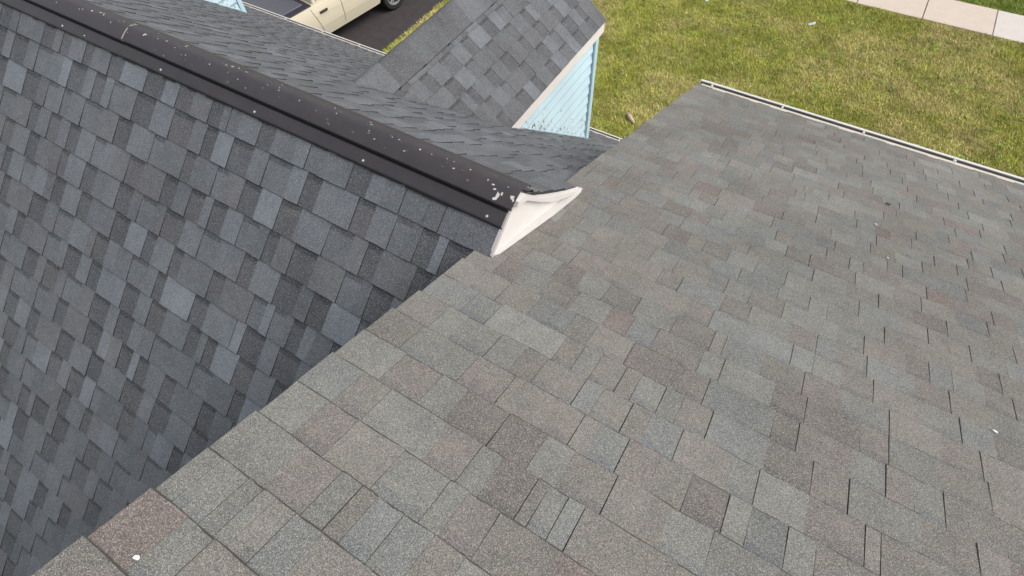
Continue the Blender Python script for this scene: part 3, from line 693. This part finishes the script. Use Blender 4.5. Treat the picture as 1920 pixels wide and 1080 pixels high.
# ---------------------------------------------------------------- pickup truck on the driveway
M_PAINT = mat_plain('cream_paint', (.66,.60,.47), .28, 0, .5, .015, 2)
M_BLK = mat_plain('black_plastic', (.035,.030,.042), .55, 0, .4, .1, 20)
M_COVER = mat_plain('bed_cover_vinyl', (.105,.108,.125), .5, 0, .4, .08, 8, .1, 90)
M_TYRE = mat_plain('tyre_rubber', (.028,.027,.028), .8, 0, .3, .15, 30)
M_RIM = mat_plain('rim_silver', (.62,.62,.63), .3, .7)
M_SEAM = mat_plain('panel_gap', (.03,.027,.024), .9)
M_LAMP = mat_plain('lamp_glass', (.75,.77,.8), .1); M_TAIL = mat_plain('tail_red', (.45,.03,.03), .2)
def truck(loc, yaw, SCT=1.0):
    root = thing('pickup_truck', 'cream pickup truck with grey bed cover parked on the dark driveway', 'truck', loc)
    cy, sy = math.cos(yaw), math.sin(yaw)
    # local: X forward, Y to the driver's side, Z up
    def W(p): x, y, z = (q*SCT for q in p); return (loc[0]+x*sy-y*cy, loc[1]+x*cy+y*sy, loc[2]+z)
    def out(mb, name, mats, parent=root, smooth=False, bevel=0.):
        mb.v = [W(p) for p in mb.v]; o = mb.build(name, mats, parent, smooth=False, fix=True)
        if bevel:
            b = o.modifiers.new('bevel', 'BEVEL'); b.width = bevel; b.segments = 3; b.limit_method = 'ANGLE'; b.angle_limit = math.radians(35)
            o.data.shade_smooth(); o.data.set_sharp_from_angle(angle=math.radians(50))
        return o
    HWD = .92; AX = (1.53, -1.53)
    def arch(cx, r, n=9): return [(cx+r*math.cos(a), .36+r*math.sin(a)) for a in np.linspace(0, math.pi, n)]
    low = [(2.46,.40),(1.53+.46,.36)]+arch(1.53,.44)[0:]+[(1.53-.46,.34),(-1.53+.46,.34)]+arch(-1.53,.44)+[(-1.53-.46,.40),(-2.52,.44)]
    up = [(-2.55,.62),(-2.54,1.06),(-.72,1.08),(.95,1.05),(1.55,1.06),(2.30,.98),(2.48,.85),(2.53,.62)]
    prof = low+up
    mb = MB()
    # three-step section across the body: sill tucked in, shoulder out, top edge in
    def yw(z): return HWD-.055*max(0, (.62-z)/.28)-.05*max(0, (z-.86)/.2)**1.5
    for i in range(len(prof)):
        a, b = prof[i], prof[(i+1) % len(prof)]
        mb.poly([(a[0],-yw(a[1]),a[1]),(b[0],-yw(b[1]),b[1]),(b[0],yw(b[1]),b[1]),(a[0],yw(a[1]),a[1])])
    # side skins as strips so the section shows
    for s in (-1, 1):
        xs = np.linspace(-2.5, 2.47, 120)
        def zlo(x):
            z = np.interp(x, [-2.52,-1.99,-1.07,1.07,1.99,2.46], [.44,.40,.34,.34,.36,.40])
            for c in AX:
                if abs(x-c) < .44: z = max(z, .36+math.sqrt(.44**2-(x-c)**2))
            return z
        zhi = lambda x: np.interp(x, [-2.54,-.72,.95,1.55,2.30,2.48], [1.06,1.08,1.05,1.06,.98,.85])
        for a, b in zip(xs, xs[1:]):
            la, lb, ha, hb_ = zlo(a), zlo(b), zhi(a), zhi(b)
            fr = np.linspace(0, 1, 8)
            for f0, f1 in zip(fr, fr[1:]):
                z = [la+(ha-la)*f0, lb+(hb_-lb)*f0, lb+(hb_-lb)*f1, la+(ha-la)*f1]
                mb.poly([(a,s*yw(z[0]),z[0]),(b,s*yw(z[1]),z[1]),(b,s*yw(z[2]),z[2]),(a,s*yw(z[3]),z[3])])
    body = out(mb, 'body', [M_PAINT]); body.data.shade_smooth(); body.data.set_sharp_from_angle(angle=math.radians(38))
    # cab greenhouse
    mb = MB(); base = [(-.70,.83,1.07),(1.10,.83,1.05)]; top = [(-.52,.64,1.72),(.42,.66,1.74)]
    b4 = [(-.70,-.86,1.06),(1.12,-.86,1.04),(1.12,.86,1.04),(-.70,.86,1.06)]; t4 = [(-.52,-.66,1.70),(.38,-.68,1.73),(.38,.68,1.73),(-.52,.66,1.70)]
    mb.hexa(b4, t4, 0); out(mb, 'cab', [M_PAINT], bevel=.05)
    def lerp(a, b, t): return tuple(a[i]+(b[i]-a[i])*t for i in range(3))
    def quad_on(b0, b1, t0, t1, u0, u1, v0, v1, off):
        P = lambda u, v: np.array(lerp(lerp(b0,b1,u), lerp(t0,t1,u), v))
        q = [P(u0,v0),P(u1,v0),P(u1,v1),P(u0,v1)]; n = np.cross(q[1]-q[0], q[3]-q[0]); n /= np.linalg.norm(n)
        return q, n*off
    for (i, j, us, nm) in ((0,1,((.05,.44),(.47,.95)),'side_window'),(1,2,((.06,.94),),'windscreen'),(2,3,((.05,.53),(.56,.95)),'side_window'),(3,0,((.12,.88),),'rear_window')):
        for u0, u1 in us:
            q, n = quad_on(b4[i],b4[j],t4[i],t4[j],u0,u1,.10,.86,.006); m = MB(); m.hexa([p-n*.5 for p in q], [p+n for p in q], 0); out(m, nm, [M_GLASS])
    # bed: dark rail caps and the soft cover
    for s in (-1, 1):
        mb = MB(); mb.box((-2.50, min(s*.70,s*.875), 1.075), (-.74, max(s*.70,s*.875), 1.105)); out(mb, 'bed_rail', [M_BLK], bevel=.012)
    mb = MB(); mb.box((-.84,-.70,1.07), (-.735,.70,1.10)); out(mb, 'bed_front_rail', [M_BLK], bevel=.012)
    mb = MB(); mb.hexa([(-2.49,-.725,1.08),(-.85,-.725,1.08),(-.85,.725,1.08),(-2.49,.725,1.08)], [(-2.49,-.71,1.122),(-.85,-.71,1.122),(-.85,.71,1.122),(-2.49,.71,1.122)]); out(mb, 'bed_cover', [M_COVER], bevel=.014)
    # doors: skins a few mm proud with an open gap round them
    for s in (-1, 1):
        for nm, edge in (('rear_door', [(-.02,.42),(-.02,1.03),(-.80,1.05),(-.76,.90),(-.68,.66),(-.62,.42)]), ('front_door', [(.98,.42),(1.0,1.02),(-.005,1.03),(-.005,.42)])):
            m = MB(); zz = np.linspace(.42, 1.03, 8)
            def xr2(z):
                e = edge; lft = [p for p in e if p[0] < -.3 or (nm == 'front_door' and p[0] < .5)]
                if nm == 'rear_door': return np.interp(z, [.42,.66,.90,1.05], [-.62,-.68,-.76,-.80]), -.02
                return -.005, np.interp(z, [.42,1.03], [.98,1.0])
            for z0, z1 in zip(zz, zz[1:]):
                (a0, c0), (a1, c1) = xr2(z0), xr2(z1); o_ = .004
                m.poly([(a0,s*(yw(z0)+o_),z0),(c0,s*(yw(z0)+o_),z0),(c1,s*(yw(z1)+o_),z1),(a1,s*(yw(z1)+o_),z1)])
            ob = out(m, 'door', [M_PAINT]); so_ = ob.modifiers.new('solid', 'SOLIDIFY'); so_.thickness = .006; so_.offset = 0
            m = MB()
            for z0, z1 in zip(zz, zz[1:]):
                (a0, c0), (a1, c1) = xr2(z0), xr2(z1); o_ = .002; gq = .009
                for u0, u1 in ((a0-gq, a1-gq),):
                    m.poly([(u0,s*(yw(z0)+o_),z0),(u0+gq+.004,s*(yw(z0)+o_),z0),(u1+gq+.004,s*(yw(z1)+o_),z1),(u1,s*(yw(z1)+o_),z1)])
            out(m, 'door_gap', [M_SEAM], ob)
            hx = -.62 if nm == 'rear_door' else .18; hz = .90
            m = MB(); y0 = s*(yw(hz)+.004); m.box((hx,min(y0,y0+s*.035),hz-.022), (hx+.21,max(y0,y0+s*.035),hz+.022)); out(m, 'door_handle', [M_BLK], ob, bevel=.010)
        m = MB(); m.box((-.98,min(s*.82,s*.868),.33), (.98,max(s*.82,s*.868),.42)); out(m, 'sill', [M_PAINT], bevel=.02)
        m = MB(); m.box((.86,min(s*.93,s*1.12),1.06), (.98,max(s*.93,s*1.12),1.22)); out(m, 'wing_mirror', [M_BLK], bevel=.03)
        m = MB(); m.box((2.36,min(s*.55,s*.86),.78), (2.52,max(s*.55,s*.86),.90)); out(m, 'headlight', [M_LAMP], bevel=.02)
        m = MB(); m.box((-2.565,min(s*.74,s*.88),.68), (-2.46,max(s*.74,s*.88),1.02)); out(m, 'tail_light', [M_TAIL], bevel=.015)
        for ax in AX:
            m = MB(); n = 28; R0, R1, wd_ = .355, .235, .22; yo = s*.895; yi = yo-s*wd_
            ring = lambda r, y: [(ax+r*math.cos(2*math.pi*k/n), y, .355+r*math.sin(2*math.pi*k/n)) for k in range(n)]
            L_ = [ring(R1, yo-s*.01), ring(R0-.035, yo+s*.004), ring(R0-.008, yo-s*.012), ring(R0, yo-s*.04), ring(R0, yi+s*.03), ring(R1, yi)]
            for A_, B_ in zip(L_, L_[1:]):
                for k in range(n): m.poly([A_[k], A_[(k+1) % n], B_[(k+1) % n], B_[k]])
            ty = out(m, 'tyre', [M_TYRE]); ty.data.shade_smooth(); ty.data.set_sharp_from_angle(angle=math.radians(50))
            m = MB(); rb = ring(R1+.004, yo-s*.014); rc = ring(R1-.02, yo-s*.02); rd_ = ring(R1-.03, yo-s*.07)
            for A_, B_ in ((rb, rc), (rc, rd_)):
                for k in range(n): m.poly([A_[k], A_[(k+1) % n], B_[(k+1) % n], B_[k]], 0)
            m.poly(rd_, 1)
            for k in range(5):
                a = 2*math.pi*k/5+.3
                for da in (-.16, .16):
                    p0 = (ax+.05*math.cos(a+da*2), yo-s*.02, .355+.05*math.sin(a+da*2)); p1 = (ax+.225*math.cos(a+da), yo-s*.028, .355+.225*math.sin(a+da))
                    m.tube([p0, p1], [.020, .016], 6, 0)
            m.tube([(ax,yo-s*.05,.355),(ax,yo-s*.008,.355)], .055, 12, 0)
            out(m, 'rim', [M_RIM, M_BLK], ty)
            m = MB(); ins = [(ax+.44*math.cos(a), .36+.44*math.sin(a)) for a in np.linspace(0, math.pi, 13)]
            for (xa, za), (xb, zb2) in zip(ins, ins[1:]): m.poly([(xa,s*.50,za),(xb,s*.50,zb2),(xb,s*.89,zb2),(xa,s*.89,za)])
            m.poly([(xa_, s*.50, za_) for xa_, za_ in ins]); out(m, 'wheel_arch', [M_BLK])
    m = MB(); m.box((2.42,-.86,.42), (2.58,.86,.62)); out(m, 'front_bumper', [M_BLK], bevel=.03)
    m = MB(); m.box((-2.64,-.86,.46), (-2.5,.86,.62)); out(m, 'rear_bumper', [M_BLK], bevel=.03)
    m = MB(); m.box((2.49,-.52,.68), (2.56,.52,.90)); out(m, 'grille', [M_BLK], bevel=.015)
    m = MB(); m.box((-2.2,-.6,.22), (2.1,.6,.36)); out(m, 'underbody', [M_BLK])
    return root
TY = math.radians(8)
truck((-11.02, 9.42, ZG+.012), TY, 1.1)

# ---------------------------------------------------------------- small things lying about
def blob(name, c, r, mat, label, cat, seed, group=None, flat=.5, n=9):
    rd = random.Random(seed); mb = MB(); a0 = rd.uniform(0, 3)
    lo = [(c[0]+r[0]*rd.uniform(.75,1.15)*math.cos(a0+2*math.pi*k/n), c[1]+r[1]*rd.uniform(.75,1.15)*math.sin(a0+2*math.pi*k/n)) for k in range(n)]
    z = c[2]; h = r[2]
    mb.hexa([(x,y,z+zs(x,y,c)) for x, y in lo], [(c[0]+(x-c[0])*.75, c[1]+(y-c[1])*.75, z+h+zs(x,y,c)) for x, y in lo], 0)
    o = mb.build(name, [mat], origin=c, fix=True); return tag(o, label, cat, group)
zs = lambda x, y, c: -(y-c[1])*SR/CR if c[2] > -4 else 0
def on_right(x, s, h=.006): return tuple(rroof.p(x, s, h))
blob('paint_flake', on_right(.087,.024,.0085), (.006,.0045,.004), M_FLECK, 'white flake on the shingle at the lower left corner of the brown roof', 'flake', 1)
blob('paint_flake', on_right(1.338,2.909,.004), (.010,.006,.004), M_FLECK, 'white speck in the middle of the far half of the brown roof', 'flake', 2)
blob('paint_flake', on_right(1.66,1.568,.006), (.009,.006,.004), M_FLECK, 'white speck near the right edge of the brown roof', 'flake', 3)
blob('paint_flake', on_right(1.385,2.549,.004), (.004,.009,.004), M_FLECK, 'tiny white speck lodged at a shingle joint on the brown roof', 'flake', 4)
M_BARK = mat_plain('bleached_wood', (.55,.44,.33), .8, 0, .3, .2, 30)
M_LITTER = mat_plain('litter_paper', (.62,.68,.72), .7, 0, .3, .1, 20)
M_TWIG = mat_plain('twig_dark', (.05,.045,.04), .9)
mb = MB(); c = V(-2.31, 9.80, ZG+.05)
mb.tube([c+V(-.11,.12,.0), c+V(-.03,.03,.02), c+V(.06,-.05,.012), c+V(.15,-.10,.0)], [.034,.05,.044,.02], 7)
tag(mb.build('broken_branch', [M_BARK], origin=tuple(c), smooth=True), 'short pale broken branch lying on the lawn beside the blue dormer', 'branch')
mb = MB(); c = V(.222, 15.294, ZG+.03)
for k in range(4):
    a = k*.9; mb.obox(c+V(-.07+.03*k,-.04+.012*k,.0+.012*k), (.07*math.cos(a*.3),.03,.012), (-.02,.05,.02), (0,.004,.008))
tag(mb.build('crumpled_paper', [M_LITTER], origin=tuple(c), fix=True), 'crumpled pale litter lying alone in the middle of the lawn', 'litter')
mb = MB(); c = V(-2.49, 15.15, ZG+.03)
mb.obox(c+V(-.04,-.03,0), (.08,.02,.01), (-.02,.06,.01), (0,.004,.02)); tag(mb.build('paper_scrap', [M_LITTER], origin=tuple(c), fix=True), 'small white scrap on the lawn at the top edge', 'litter')
mb = MB(); c = rroof.p(1.40, 3.256, .010)
for a, l in ((.4,.015),(1.6,.016),(2.5,.012),(-.6,.012)):
    d_ = rroof.U*math.cos(a)+rroof.T*math.sin(a); mb.tube([c-d_*l, c+d_*l+rroof.Nn*.004], .0016, 5)
tag(mb.build('seed_cluster', [M_TWIG], origin=tuple(c), fix=True), 'small dark twiggy seed cluster on the upper right of the brown roof', 'twig')
